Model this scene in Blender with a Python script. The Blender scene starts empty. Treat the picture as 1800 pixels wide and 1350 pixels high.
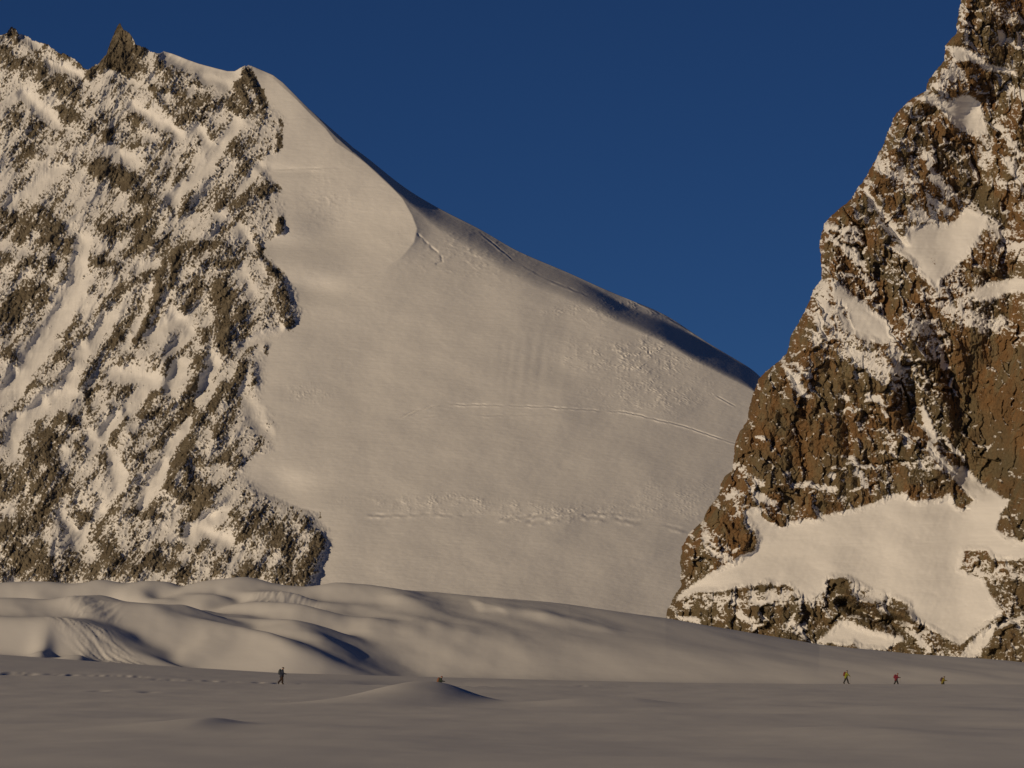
import bpy, math
import numpy as np
from mathutils import Vector, Euler, Matrix

# ------------------------------------------------------------------ camera, sky, sun, exposure
F = 10287.0                       # focal length in photo pixels (1800 wide): about 10 degrees across
PITCH = math.atan(455.0 / F)      # horizon sits at photo row 1130
sc = bpy.context.scene
cam_d = bpy.data.cameras.new('camera')
cam_d.sensor_width = 36.0
cam_d.lens = 36.0 * F / 1800.0
cam_d.clip_start = 1.0
cam_d.clip_end = 60000.0
cam = bpy.data.objects.new('camera', cam_d)
sc.collection.objects.link(cam)
cam.rotation_euler = (math.pi / 2 + PITCH, 0, 0)
sc.camera = cam

SUN_EL, SUN_AZ = math.radians(14.0), math.radians(230.0)     # azimuth clockwise from +Y
sdir = Vector((math.sin(SUN_AZ) * math.cos(SUN_EL), math.cos(SUN_AZ) * math.cos(SUN_EL), math.sin(SUN_EL)))
world = bpy.data.worlds.new('World')
sc.world = world
world.use_nodes = True
wn = world.node_tree
bg = wn.nodes['Background']
skyn = wn.nodes.new('ShaderNodeTexSky')
skyn.sky_type = 'NISHITA'
skyn.sun_disc = False
skyn.sun_elevation = SUN_EL
skyn.sun_rotation = SUN_AZ
skyn.altitude = 3600
skyn.air_density = 0.47
skyn.dust_density = 0.0
skyn.ozone_density = 6.5
wn.links.new(skyn.outputs['Color'], bg.inputs['Color'])
bg.inputs['Strength'].default_value = 0.05

sun_d = bpy.data.lights.new('sun', 'SUN')
sun_d.energy = 4.6
sun_d.angle = math.radians(0.5)
sun_d.color = (1.0, 0.77, 0.49)
sun = bpy.data.objects.new('sun', sun_d)
sun.rotation_euler = (-sdir).to_track_quat('-Z', 'Y').to_euler()
sc.collection.objects.link(sun)

vs = sc.view_settings
vs.view_transform = 'Standard'
vs.look = 'None'
vs.exposure = -1.0
vs.gamma = 1.0
vs.use_curve_mapping = False

# ------------------------------------------------------------------ numeric helpers
def _hash(ix, iy, seed):
    h = (ix.astype(np.int64) * 374761393 + iy.astype(np.int64) * 668265263 + seed * 1442695041) & 0xFFFFFFFF
    h = ((h ^ (h >> 13)) * 1274126177) & 0xFFFFFFFF
    h = ((h ^ (h >> 16)) * 2246822519) & 0xFFFFFFFF
    return ((h ^ (h >> 15)) & 0xFFFFFF) / float(0xFFFFFF)

def perlin(x, y, seed=0):
    x0 = np.floor(x); y0 = np.floor(y)
    fx = x - x0; fy = y - y0
    sx = fx * fx * fx * (fx * (fx * 6 - 15) + 10); sy = fy * fy * fy * (fy * (fy * 6 - 15) + 10)
    def g(dx, dy):
        a = _hash(x0 + dx, y0 + dy, seed) * 2 * math.pi
        return np.cos(a) * (fx - dx) + np.sin(a) * (fy - dy)
    a = g(0, 0); b = g(1, 0); c = g(0, 1); d = g(1, 1)
    return ((a + (b - a) * sx) * (1 - sy) + (c + (d - c) * sx) * sy) * 1.5

def fbm(x, y, octv=4, seed=0, gain=0.5):
    s = 0; a = 1.0; t = 0
    for k in range(octv):
        s = s + a * perlin(x, y, seed + k * 17); t += a
        x = x * 2.03 + 3.1; y = y * 2.03 - 1.7; a *= gain
    return s / t

def ridged(x, y, octv=3, seed=0, gain=0.5):
    s = 0; a = 1.0; t = 0
    for k in range(octv):
        s = s + a * (1 - 2 * np.abs(perlin(x, y, seed + k * 29))); t += a
        x = x * 2.1 + 5.3; y = y * 2.1 + 2.2; a *= gain
    return s / t            # roughly -0.3..1

def facets(x, y, seed=0, tilt=1.0, off=0.5):
    """Broken rock: every cell of a jittered grid is its own tilted plane."""
    x0 = np.floor(x); y0 = np.floor(y)
    best = np.full(x.shape, 1e9); val = np.zeros(x.shape); edge = np.full(x.shape, 1e9)
    for dx in (-1, 0, 1):
        for dy in (-1, 0, 1):
            cx = x0 + dx; cy = y0 + dy
            px = cx + _hash(cx, cy, seed); py = cy + _hash(cx, cy, seed + 5)
            ex = x - px; ey = y - py
            d = ex * ex + ey * ey
            v = tilt * ((_hash(cx, cy, seed + 9) * 2 - 1) * ex + (_hash(cx, cy, seed + 13) * 2 - 1) * ey) + off * (_hash(cx, cy, seed + 21) * 2 - 1)
            m = d < best
            val = np.where(m, v, val)
            best = np.where(m, d, best)
    return val

def sstep(a, b, x):
    t = np.clip((x - a) / (b - a), 0, 1)
    return t * t * (3 - 2 * t)

def blur1(a, r, axis):
    if r < 1: return a
    n = a.shape[axis]
    pad = [(0, 0)] * a.ndim; pad[axis] = (r + 1, r)
    c = np.cumsum(np.pad(a, pad, mode='edge'), axis=axis)
    hi = np.take(c, np.arange(2 * r + 1, n + 2 * r + 1), axis=axis)
    lo = np.take(c, np.arange(0, n), axis=axis)
    return (hi - lo) / (2 * r + 1)

def blur(a, r):
    for _ in range(2):
        a = blur1(blur1(a, r, 0), r, 1)
    return a

def seg_dist(U, V, x0, y0, x1, y1):
    dx, dy = x1 - x0, y1 - y0
    L = dx * dx + dy * dy + 1e-9
    t = np.clip(((U - x0) * dx + (V - y0) * dy) / L, 0, 1)
    return np.hypot(U - x0 - t * dx, V - y0 - t * dy)

def poly_dist(U, V, pts):
    d = np.full(U.shape, 1e9)
    for (a, b), (c, e) in zip(pts[:-1], pts[1:]):
        d = np.minimum(d, seg_dist(U, V, a, b, c, e))
    return d

def in_poly(U, V, pts):
    ins = np.zeros(U.shape, bool)
    n = len(pts)
    for i in range(n):
        x0, y0 = pts[i]; x1, y1 = pts[(i + 1) % n]
        if y0 == y1: continue
        c = ((V >= y0) != (V >= y1)) & (U < (x1 - x0) * (V - y0) / (y1 - y0) + x0)
        ins ^= c
    return ins

def poly_field(U, V, pts, soft=10.0):
    """+1 well inside, -1 well outside, 0 on the outline."""
    ins = in_poly(U, V, pts)
    d = poly_dist(U, V, list(pts) + [pts[0]])
    return np.clip(np.where(ins, d, -d) / soft, -1, 1)

def strokes(U, V, lst):
    """Strongest stroke wins; each stroke is (x0,y0,x1,y1,width,strength)."""
    out = np.zeros(U.shape)
    for (x0, y0, x1, y1, w, s) in lst:
        d = seg_dist(U, V, x0, y0, x1, y1)
        out = np.maximum(out, s * np.clip(1.35 - d / w, 0, 1))
    return out

CP, SP = math.cos(PITCH), math.sin(PITCH)
def ray(U, V, Y):
    """Point at ground distance Y seen along the direction of photo pixel U, V."""
    a = (U - 900.0) / F; b = (675.0 - V) / F
    k = Y / (CP - b * SP)
    return a * k, Y, (SP + b * CP) * k

def sheet(name, X, Y, Z, mat, attrs=None, smooth=True):
    ny, nx = X.shape
    co = np.empty((ny * nx, 3), np.float32)
    co[:, 0] = X.ravel(); co[:, 1] = (Y + 0 * X).ravel(); co[:, 2] = Z.ravel()
    idx = np.arange(ny * nx).reshape(ny, nx)
    q = np.stack([idx[:-1, :-1], idx[1:, :-1], idx[1:, 1:], idx[:-1, 1:]], -1).reshape(-1, 4)
    me = bpy.data.meshes.new(name)
    me.vertices.add(len(co)); me.vertices.foreach_set('co', co.ravel())
    me.loops.add(q.size); me.loops.foreach_set('vertex_index', q.ravel().astype(np.int32))
    me.polygons.add(len(q)); me.polygons.foreach_set('loop_start', np.arange(0, q.size, 4, dtype=np.int32))
    me.update(calc_edges=True)
    me.polygons.foreach_set('use_smooth', np.full(len(q), smooth))
    for k, a in (attrs or {}).items():
        at = me.attributes.new(k, 'FLOAT', 'POINT')
        at.data.foreach_set('value', a.ravel().astype(np.float32))
    me.materials.append(mat)
    me.validate()
    o = bpy.data.objects.new(name, me)
    sc.collection.objects.link(o)
    return o

# ------------------------------------------------------------------ materials
def new_mat(name):
    m = bpy.data.materials.new(name); m.use_nodes = True
    nt = m.node_tree
    b = nt.nodes['Principled BSDF']
    return m, nt, b

def noise(nt, vec, scale, detail=5, rough=0.55, stretch=None):
    n = nt.nodes.new('ShaderNodeTexNoise')
    n.inputs['Scale'].default_value = scale
    n.inputs['Detail'].default_value = detail
    n.inputs['Roughness'].default_value = rough
    if stretch:
        mp = nt.nodes.new('ShaderNodeMapping')
        mp.inputs['Scale'].default_value = stretch[0]
        mp.inputs['Rotation'].default_value = stretch[1]
        nt.links.new(vec, mp.inputs['Vector']); vec = mp.outputs['Vector']
    nt.links.new(vec, n.inputs['Vector'])
    return n.outputs['Fac']

def ramp(nt, fac, stops):
    r = nt.nodes.new('ShaderNodeValToRGB')
    el = r.color_ramp.elements
    while len(el) < len(stops): el.new(0.5)
    for e, (p, c) in zip(el, stops):
        e.position = p
        e.color = (c, c, c, 1) if isinstance(c, (int, float)) else (*c, 1)
    nt.links.new(fac, r.inputs['Fac'])
    return r.outputs['Color']

def mixc(nt, fac, a, b):
    m = nt.nodes.new('ShaderNodeMix'); m.data_type = 'RGBA'
    for s, v in ((m.inputs['Factor'], fac), (m.inputs['A'], a), (m.inputs['B'], b)):
        if isinstance(v, (int, float)): s.default_value = v
        elif isinstance(v, tuple): s.default_value = (*v, 1)
        else: nt.links.new(v, s)
    return m.outputs['Result']

def bumpn(nt, height, dist, strength=1.0, prev=None):
    b = nt.nodes.new('ShaderNodeBump')
    b.inputs['Distance'].default_value = dist
    b.inputs['Strength'].default_value = strength
    nt.links.new(height, b.inputs['Height'])
    if prev is not None: nt.links.new(prev, b.inputs['Normal'])
    return b.outputs['Normal']

SNOW = (0.80, 0.80, 0.815)

def terrain_mat(name, unit, rock_cols, streak_rot, streak, ripple=(1.0, 0.05)):
    """Snow and rock: the 'snow' attribute says where the snow lies. unit = metres per photo pixel there."""
    m, nt, b = new_mat(name)
    tc = nt.nodes.new('ShaderNodeTexCoord').outputs['Object']
    at = nt.nodes.new('ShaderNodeAttribute'); at.attribute_name = 'snow'
    sn = at.outputs['Fac']
    fine = noise(nt, tc, 0.33 / unit, 3, 0.65)
    add = nt.nodes.new('ShaderNodeMath'); add.operation = 'ADD'
    sub = nt.nodes.new('ShaderNodeMath'); sub.operation = 'MULTIPLY_ADD'
    sub.inputs[1].default_value = 2.0; sub.inputs[2].default_value = -1.0
    nt.links.new(fine, sub.inputs[0])
    nt.links.new(sn, add.inputs[0]); nt.links.new(sub.outputs[0], add.inputs[1])
    mask = ramp(nt, add.outputs[0], [(0.12, 0.0), (0.78, 1.0)])
    n1 = noise(nt, tc, 0.016 / unit, 4, 0.6, (streak, streak_rot))
    n2 = noise(nt, tc, 0.05 / unit, 5, 0.65, (streak, streak_rot))
    n3 = noise(nt, tc, 0.22 / unit, 4, 0.65)
    c1 = ramp(nt, n1, [(0.34, rock_cols[0]), (0.47, rock_cols[1]), (0.56, rock_cols[2]), (0.68, rock_cols[3])])
    c2 = ramp(nt, n2, [(0.35, rock_cols[3]), (0.5, rock_cols[0]), (0.66, rock_cols[2])])
    c = mixc(nt, 0.45, c1, c2)
    ta = nt.nodes.new('ShaderNodeAttribute'); ta.attribute_name = 'olive'
    c = mixc(nt, ta.outputs['Fac'], c, mixc(nt, n2, tuple(0.85 * k for k in rock_cols[2]), tuple(0.8 * k for k in rock_cols[3])))
    dk = ramp(nt, n3, [(0.3, 0.66), (0.7, 1.22)])
    mul = nt.nodes.new('ShaderNodeMix'); mul.data_type = 'RGBA'; mul.blend_type = 'MULTIPLY'
    mul.inputs['Factor'].default_value = 1.0
    nt.links.new(c, mul.inputs['A']); nt.links.new(dk, mul.inputs['B'])
    col = mixc(nt, mask, mul.outputs['Result'], SNOW)
    nt.links.new(col, b.inputs['Base Color'])
    b.inputs['Roughness'].default_value = 0.85
    b.inputs['Specular IOR Level'].default_value = 0.15
    rb = bumpn(nt, n3, unit * 2.5)
    rp = noise(nt, tc, 0.12 / unit, 3, 0.5, ((0.22, 1.0, 1.6), (0, math.radians(7), 0)))
    sb = bumpn(nt, rp, unit * ripple[0])
    nm = nt.nodes.new('ShaderNodeMix'); nm.data_type = 'VECTOR'
    nt.links.new(mask, nm.inputs['Factor']); nt.links.new(rb, nm.inputs['A']); nt.links.new(sb, nm.inputs['B'])
    nt.links.new(nm.outputs['Result'], b.inputs['Normal'])
    return m

MAT_FAR = terrain_mat('far_rock_and_snow', 0.42,
    [(0.135, 0.112, 0.08), (0.18, 0.152, 0.11), (0.25, 0.218, 0.165), (0.105, 0.085, 0.062)],
    (0, math.radians(35), 0), (1.0, 1.0, 0.4), (0.5, 0.05))
MAT_CLIFF = terrain_mat('cliff_rock_and_snow', 0.146,
    [(0.165, 0.100, 0.048), (0.24, 0.130, 0.056), (0.20, 0.17, 0.105), (0.12, 0.092, 0.055)],
    (0, math.radians(6), 0), (1.0, 1.0, 0.35), (0.4, 0.05))

def snow_mat():
    m, nt, b = new_mat('glacier_snow')
    tc = nt.nodes.new('ShaderNodeTexCoord').outputs['Object']
    b.inputs['Base Color'].default_value = (*SNOW, 1)
    b.inputs['Roughness'].default_value = 0.8
    b.inputs['Specular IOR Level'].default_value = 0.15
    n = noise(nt, tc, 0.35, 4, 0.5, ((0.5, 1.0, 1.0), (0, 0, 0.3)))
    nt.links.new(bumpn(nt, n, 0.05), b.inputs['Normal'])
    return m
MAT_SNOW = snow_mat()

# ------------------------------------------------------------------ glacier and snowfield: one sheet from the camera to the far mountains
f_u = [-400, 0, 300, 500, 770, 1000, 1200, 1487, 1800, 2200]
crestV = np.interp
TOPS = [(-400, 1032), (0, 1027), (60, 1023), (100, 1024), (150, 1029), (200, 1022), (300, 1020), (350, 1022), (430, 1022), (480, 1027), (530, 1031),
        (590, 1029), (640, 1031), (750, 1040), (850, 1047), (900, 1052), (1000, 1062), (1170, 1085), (1300, 1108),
        (1440, 1132), (1600, 1148), (1800, 1163), (2200, 1185)]
EDGE = [(-400, 1135), (0, 1150), (250, 1168), (500, 1183), (770, 1190), (1000, 1196), (1200, 1200), (1400, 1202), (1800, 1203), (2200, 1203)]
def ip(tab, u): return np.interp(u, [t[0] for t in tab], [t[1] for t in tab])

def ground_arrays():
    u = np.concatenate([-400 - np.geomspace(10000, 12, 30), np.linspace(-400, -20, 60, endpoint=False), np.arange(-20, 1820, 2.0), np.linspace(1820, 2200, 40), 2200 + np.geomspace(12, 10000, 30)])
    Yr = np.concatenate([np.geomspace(25, 85, 12, endpoint=False), np.geomspace(85, 690, 300, endpoint=False),
                         np.linspace(690, 765, 90, endpoint=False), np.linspace(765, 930, 440, endpoint=False), np.geomspace(930, 5400, 60)])
    U, Y = np.meshgrid(u, Yr)
    top = ip(TOPS, u); edge = ip(EDGE, u)
    left = np.clip(1 - u / 500, 0, 1); right = np.clip((u - 500) / 1000, 0, 1)
    keys = [(25, None, -1.75), (95, 1352 + 0 * u), (150, 1300 + 0 * u), (200, 1275 + 0 * u), (350, 1236 + 0 * u),
            (480, 1216 - 6 * left + 2 * right), (580, 1204 - 15 * left + 7 * right),
            (735, edge), (762, edge + 6 + 4 * right + 6 * left), (790, edge + 5 - 2 * right), (806, edge * 0.48 + top * 0.52),
            (836, top), (886, top + 12), (1200, top + 30), (1600, top + 50), (4100, top + 60), (5400, top + 70)]
    ky = np.array([k[0] for k in keys], float)
    zz = np.stack([(np.full(u.shape, k[2]) if k[1] is None else ray(u, k[1], np.full(u.shape, float(k[0])))[2]) for k in keys], 0)
    Z = np.empty(U.shape)
    for j in range(len(u)):
        Z[:, j] = np.interp(Yr, ky, zz[:, j])
    # round off the joints between the reference profiles
    n_fg = np.searchsorted(Yr, 690)
    Zb = Z.copy()
    for _ in range(2): Zb = blur1(Zb, 9, 0)
    w = sstep(715, 735, Y) * (1 - sstep(740, 756, Y))      # the brow of the near field stays crisp
    Zs = Z.copy()
    for _ in range(2): Zs = blur1(Zs, 3, 0)
    Z = Zb * (1 - w) + Zs * w
    # the broken bank at the left: shelves one behind the other, each with a crest line and a face of its own steepness
    HID = 3000.0
    LAY = [  # (distance, crest (u, row), steepness (u, slope))
        (779, [(-400, 1078), (-60, 1080), (0, 1082), (60, 1084), (105, 1086), (130, 1091), (160, 1100), (195, 1112), (215, 1124), (250, 1136), (310, 1154), (370, 1176), (420, 1200), (2200, HID)], [(0, .20), (70, .24), (105, .5), (200, .5), (280, .25)]),
        (793.5, [(-400, 1055), (0, 1049), (60, 1052), (90, 1049), (112, 1042), (140, 1047), (160, 1055), (200, 1058), (268, 1060), (285, 1067), (310, 1076), (385, 1098), (440, 1115), (510, 1134), (580, 1155), (650, 1178), (2200, HID)], [(0, .34), (100, .5), (270, .55), (320, .42), (460, .4)]),
        (804.5, [(-400, HID), (230, 1300), (262, 1100), (280, 1080), (296, 1071), (312, 1068), (335, 1073), (370, 1079), (420, 1085), (470, 1091), (520, 1101), (570, 1115), (600, 1124), (680, 1142), (800, 1170), (2200, HID)], [(280, .5), (330, .40), (600, .32)]),
        (814.5, [(-400, HID), (290, 1200), (330, 1092), (365, 1080), (410, 1068), (450, 1059), (480, 1056), (515, 1060), (540, 1069), (562, 1080), (590, 1089), (640, 1100), (720, 1117), (900, 1160), (2200, HID)], [(330, .26), (450, .36), (560, .4)]),
        (823.5, [(-400, HID), (200, 1150), (255, 1062), (300, 1049), (330, 1051), (365, 1042), (400, 1041), (415, 1046), (428, 1060), (437, 1052), (450, 1043), (475, 1037), (530, 1038), (545, 1043), (560, 1053), (600, 1061), (660, 1070), (760, 1086), (900, 1120), (2200, HID)], [(300, .35), (425, .4), (440, .7), (555, .65), (600, .3)]),
        (832.5, [(-400, 1030), (0, 1024), (60, 1020), (85, 1021), (120, 1026), (150, 1024), (170, 1018), (190, 1019), (220, 1025), (260, 1020), (305, 1023), (316, 1030), (322, 1032), (330, 1026), (367, 1019), (433, 1012), (460, 1017), (480, 1026), (530, 1031), (560, 1031), (590, 1030),
               (640, 1031), (750, 1040), (850, 1047), (1000, 1062), (2200, 1180)], [(0, .16), (150, .3), (300, .25), (325, .6), (450, .4), (500, .2), (590, .35), (640, .25)])]
    base_v = edge + 2
    kY = [np.full(u.shape, 762.0), np.full(u.shape, 769.0)]; kV = [edge + 8, base_v]
    prevV, prevY = base_v, np.full(u.shape, 769.0)
    # crests come towards the viewer as they run down to the right
    NEAR = {779: 8 * sstep(150, 400, u), 793.5: 15 * sstep(270, 560, u), 804.5: 12.5 * sstep(320, 580, u), 814.5: 8 * sstep(480, 720, u)}
    for (yk, cr, sl) in LAY:
        off_ = 0 * u + NEAR.get(yk, 0); seed_ = yk; yk = np.maximum(yk - off_, prevY + 2.0)
        c_ = ip(cr, u) + 1.2 * fbm(u / 26, u * 0 + seed_, 3, 77)
        c_ = np.minimum(c_, prevV + 5)
        hgt = ray(u, c_, yk)[2] - ray(u, prevV + 3, yk)[2]
        w_ = np.clip(np.maximum(hgt, 0.02) / ip(sl, u), 1.2, (yk - prevY) * 0.82)
        kY.append(yk - w_); kV.append(np.maximum(prevV + 3, c_))
        kY.append(yk); kV.append(c_)
        prevV, prevY = c_, yk
    kY += [np.full(u.shape, 846.0), np.full(u.shape, 886.0)]; kV += [prevV + 6, prevV + 14]
    kY = np.stack(kY, 0); kV = np.stack(kV, 0); kZ = np.stack([ray(u, kV[k], kY[k])[2] for k in range(len(kY))], 0)
    rowm = (Yr > 764) & (Yr < 885)
    ZL = Z.copy()
    for j in range(len(u)):
        if u[j] < 800: ZL[rowm, j] = np.interp(Yr[rowm], kY[:, j], kZ[:, j])
    ph = np.zeros(len(Yr)); cy_ = [769, 779, 793.5, 804.5, 814.5, 823.5, 832.5]
    for a, b, am in zip(cy_[:-1], cy_[1:], (40, -46, -60, -50, 36, 50)):
        t_ = np.clip((Yr - a) / (b - a), 0, 1); ph += am * np.sin(np.pi * t_)
    for i_ in np.nonzero(np.abs(ph) > .5)[0]: ZL[i_] = np.interp(u + ph[i_], u, ZL[i_])
    for _ in range(3): ZL = blur1(ZL, 3, 0)
    for _ in range(2): ZL = blur1(ZL, 4, 1)
    wl_ = (1 - sstep(540, 760, U)) * sstep(762, 767, Y) * (1 - sstep(860, 884, Y))
    Z = Z * (1 - wl_) + ZL * wl_
    X = ray(U, 1130, Y)[0]
    # gentle wind shaped dunes in the near field
    nf = 1 - sstep(640, 735, Y)
    Z += nf * (0.24 * fbm(X / 14, Y / 45, 3, 3) + 0.022 * fbm(X / 2.5, Y / 9, 3, 9)) * sstep(40, 130, Y)
    mg = sstep(735, 800, Y) * (1 - sstep(960, 1100, Y))
    ga = (0.62 * X - 0.785 * Y); gb = (0.785 * X + 0.62 * Y)
    lw = (1 - 0.75 * sstep(-30, 25, X)) * (0.16 + 0.84 * sstep(-26, -12, X))
    Z += mg * sstep(775, 800, Y) * lw * (0.75 * fbm(gb / 11, ga / 30, 2, 131) + 0.05 * fbm(gb / 4.5, ga / 16, 2, 133))
    Z += mg * sstep(772, 780, Y) * (1 - sstep(-26, -12, X)) * .16 * fbm(X / 7, Y / 9, 3, 137)
    Z += mg * lw * (0.40 * fbm(X / 17, Y / 26, 3, 33) + 0.05 * fbm(X / 3, Y / 5, 3, 39))
    def px(u0, y0): return (u0 - 900) / F * y0
    def yq(y): return y if y < 765 else 765 + (y - 765) * 0.50
    def mound(u0, y0, h, wl, wr, wf, wb, p=2.0, rot=0.0):
        """A hummock with its own left, right, near and far reach in metres."""
        y0 = yq(y0)
        dx = X - px(u0, y0); dy = Y - y0
        c, s = math.cos(rot), math.sin(rot)
        a = dx * c + dy * s; b = -dx * s + dy * c
        r = (np.abs(a) / np.where(a < 0, wl, wr)) ** p + (np.abs(b) / np.where(b < 0, wf, wb)) ** p
        return h * np.exp(-r)
    xs1 = None
    def ridge(pts, h, wn, wfar, tl=4.0, tr=2.2):
        """Snow swell whose crest runs along (u, distance) points; long on the sunny left, steep on the right."""
        P = [(px(a, yq(b)), yq(b)) for a, b in pts]
        x0, x1 = P[0][0], P[-1][0]
        xq = np.linspace(x0 - 20, x1 + 20, 400)
        yc = np.interp(xq, [p[0] for p in P], [p[1] for p in P])
        for _ in range(2): yc = blur1(yc[None, :], 12, 1)[0]
        Xc = X + 2.2 * fbm(X / 9, Y / 12, 3, int(abs(x0 * 10)) + 5) + 0.25 * (Y - yc.mean())
        D = Y - np.interp(Xc, xq, yc)
        env = sstep(x0 - tl, x0 + tl, Xc) * (1 - sstep(x1 - tr, x1 + tr * .6, Xc)) * (0.8 + 0.35 * fbm(X / 7, Y / 30, 2, int(abs(x1 * 10)) + 7))
        w = np.where(D < 0, wn, wfar) * 0.62
        return 1.3 * h * env * np.exp(-np.abs(D / w) ** 2)
    # near field mounds
    Z += mound(754, 345, 1.10, 3.5, 3.0, 24, 20, 2.3) + mound(1150, 230, .22, 7, 5, 26, 26) + mound(1650, 260, .25, 8, 6, 30, 30) + mound(60, 250, .2, 6, 4, 26, 20) + mound(620, 150, .12, 3, 3, 16, 12)
    Z += mound(640, 330, 0.45, 5.0, 4.0, 30, 20)
    Z += mound(1105, 330, 0.30, 6.0, 2.2, 20, 16, 2.0)
    Z += mound(365, 190, 0.26, 2.0, 0.95, 12, 10)
    Z += mound(1500, 170, 0.18, 3.0, 2.0, 15, 12)
    Z += mound(773, 640, -1.02, 9, 9, 30, 30) + mound(1575, 762, .38, 2.5, 2.5, 12, 12)
    # trodden line and small dents
    rng = np.random.RandomState(4)
    for k in range(150):
        uu = rng.uniform(-10, 1130) if k > 40 else rng.uniform(0, 250)
        yy = 590 + rng.normal(0, 1.5) + (12 if uu < 260 else 0)
        Z -= (0.10 if uu < 560 else 0.045) * np.exp(-((X - px(uu, yy)) / 0.35) ** 2 - ((Y - yy) / 3.0) ** 2)
    for (uu, yy, a) in ((175, 455, .22), (207, 480, .2), (262, 452, .16), (25, 596, .3), (55, 598, .25), (10, 594, .25)):
        Z -= a * np.exp(-((X - px(uu, yy)) / 0.6) ** 2 - ((Y - yy) / 4.0) ** 2)
    # hummocks of the glacier behind
    Z += ridge([(590, 894), (620, 896), (690, 892), (770, 884)], .7, 8, 12, 5, 8)
    Z += ridge([(868, 886), (900, 886), (950, 882), (1060, 872)], 0.7, 5, 9, 1.2, 6)
    Z += ridge([(600, 860), (700, 850), (900, 842)], 0.9, 20, 20, 10, 14)
    Z += mound(75, 775, 1.0, 1.8, 1.2, 8, 6) + mound(140, 768, 0.9, 3.0, 1.5, 6, 6)
    # broken snow and small ice cliffs on the lit faces at the left
    Uu = 900 + X * F / Y
    fall = (Uu - 118) - 7.0 * (779 - Y)
    b1 = np.exp(-((fall - 25) / 52.0) ** 4) * sstep(766, 769, Y) * (1 - sstep(779, 782, Y))
    Z += b1 * 0.26 * ridged((Uu - 8.5 * (779 - Y)) / 18, Y / 5, 3, 51, .6)
    b2 = np.exp(-((Uu - 165) / 45.0) ** 4) * sstep(786, 788, Y) * (1 - sstep(793.5, 795, Y))
    Z += b2 * 0.16 * ridged((Uu + 6.0 * (793.5 - Y)) / 16, Y / 5, 3, 57, .6)
    b3 = np.exp(-((Uu - 495) / 60.0) ** 4) * sstep(818, 820, Y) * (1 - sstep(823.5, 825, Y))
    Z += b3 * 0.14 * ridged((Uu + 2.5 * (823.5 - Y)) / 13, Y / 5, 3, 59, .6)
    return u, Yr, X, Y, Z

GU, GY, GX, GYY, GZ = ground_arrays()
glacier = sheet('glacier', GX, GYY, GZ, MAT_SNOW)
glacier['kind'] = 'structure'

def ground_z(u0, y0):
    j = int(np.argmin(np.abs(GU - u0)))
    return float(np.interp(y0, GY, GZ[:, j]))

# ------------------------------------------------------------------ far mountain: rocky flank on the left, snow pyramid on the right
SKY = [(-400, 210), (-200, 120), (-60, 75), (0, 62), (12, 58), (20, 46), (27, 50), (33, 60), (42, 61), (60, 72), (80, 77), (105, 93), (118, 96), (134, 106),
       (148, 120), (153, 123), (172, 112), (187, 96), (193, 76), (200, 60), (207, 44), (211, 41), (217, 52), (228, 58), (240, 78), (255, 84), (268, 92), (282, 94),
       (288, 90), (305, 95), (330, 105), (350, 112), (380, 120), (400, 125), (413, 125), (425, 118), (437, 114), (450, 119), (480, 132), (497, 145), (520, 168),
       (545, 194), (572, 216), (590, 234), (650, 280), (687, 312), (720, 337), (783, 373), (850, 405), (900, 438), (1020, 488), (1040, 499), (1107, 527), (1173, 553),
       (1200, 573), (1236, 598), (1260, 612), (1338, 658), (1440, 730), (1600, 830), (1900, 940)]
RB = [(30, 435), (118, 437), (150, 452), (180, 466), (215, 498), (240, 492), (265, 490), (285, 472), (310, 470), (335, 488), (350, 494), (410, 500), (425, 470), (440, 455), (470, 482),
      (500, 510), (530, 520), (545, 530), (560, 526), (580, 505), (600, 478), (620, 462), (650, 462), (700, 458), (740, 478), (765, 490), (792, 478), (803, 445),
      (815, 430), (840, 428), (865, 455), (885, 505), (900, 552), (930, 572), (960, 580), (990, 566), (1030, 552), (1200, 540)]
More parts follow.
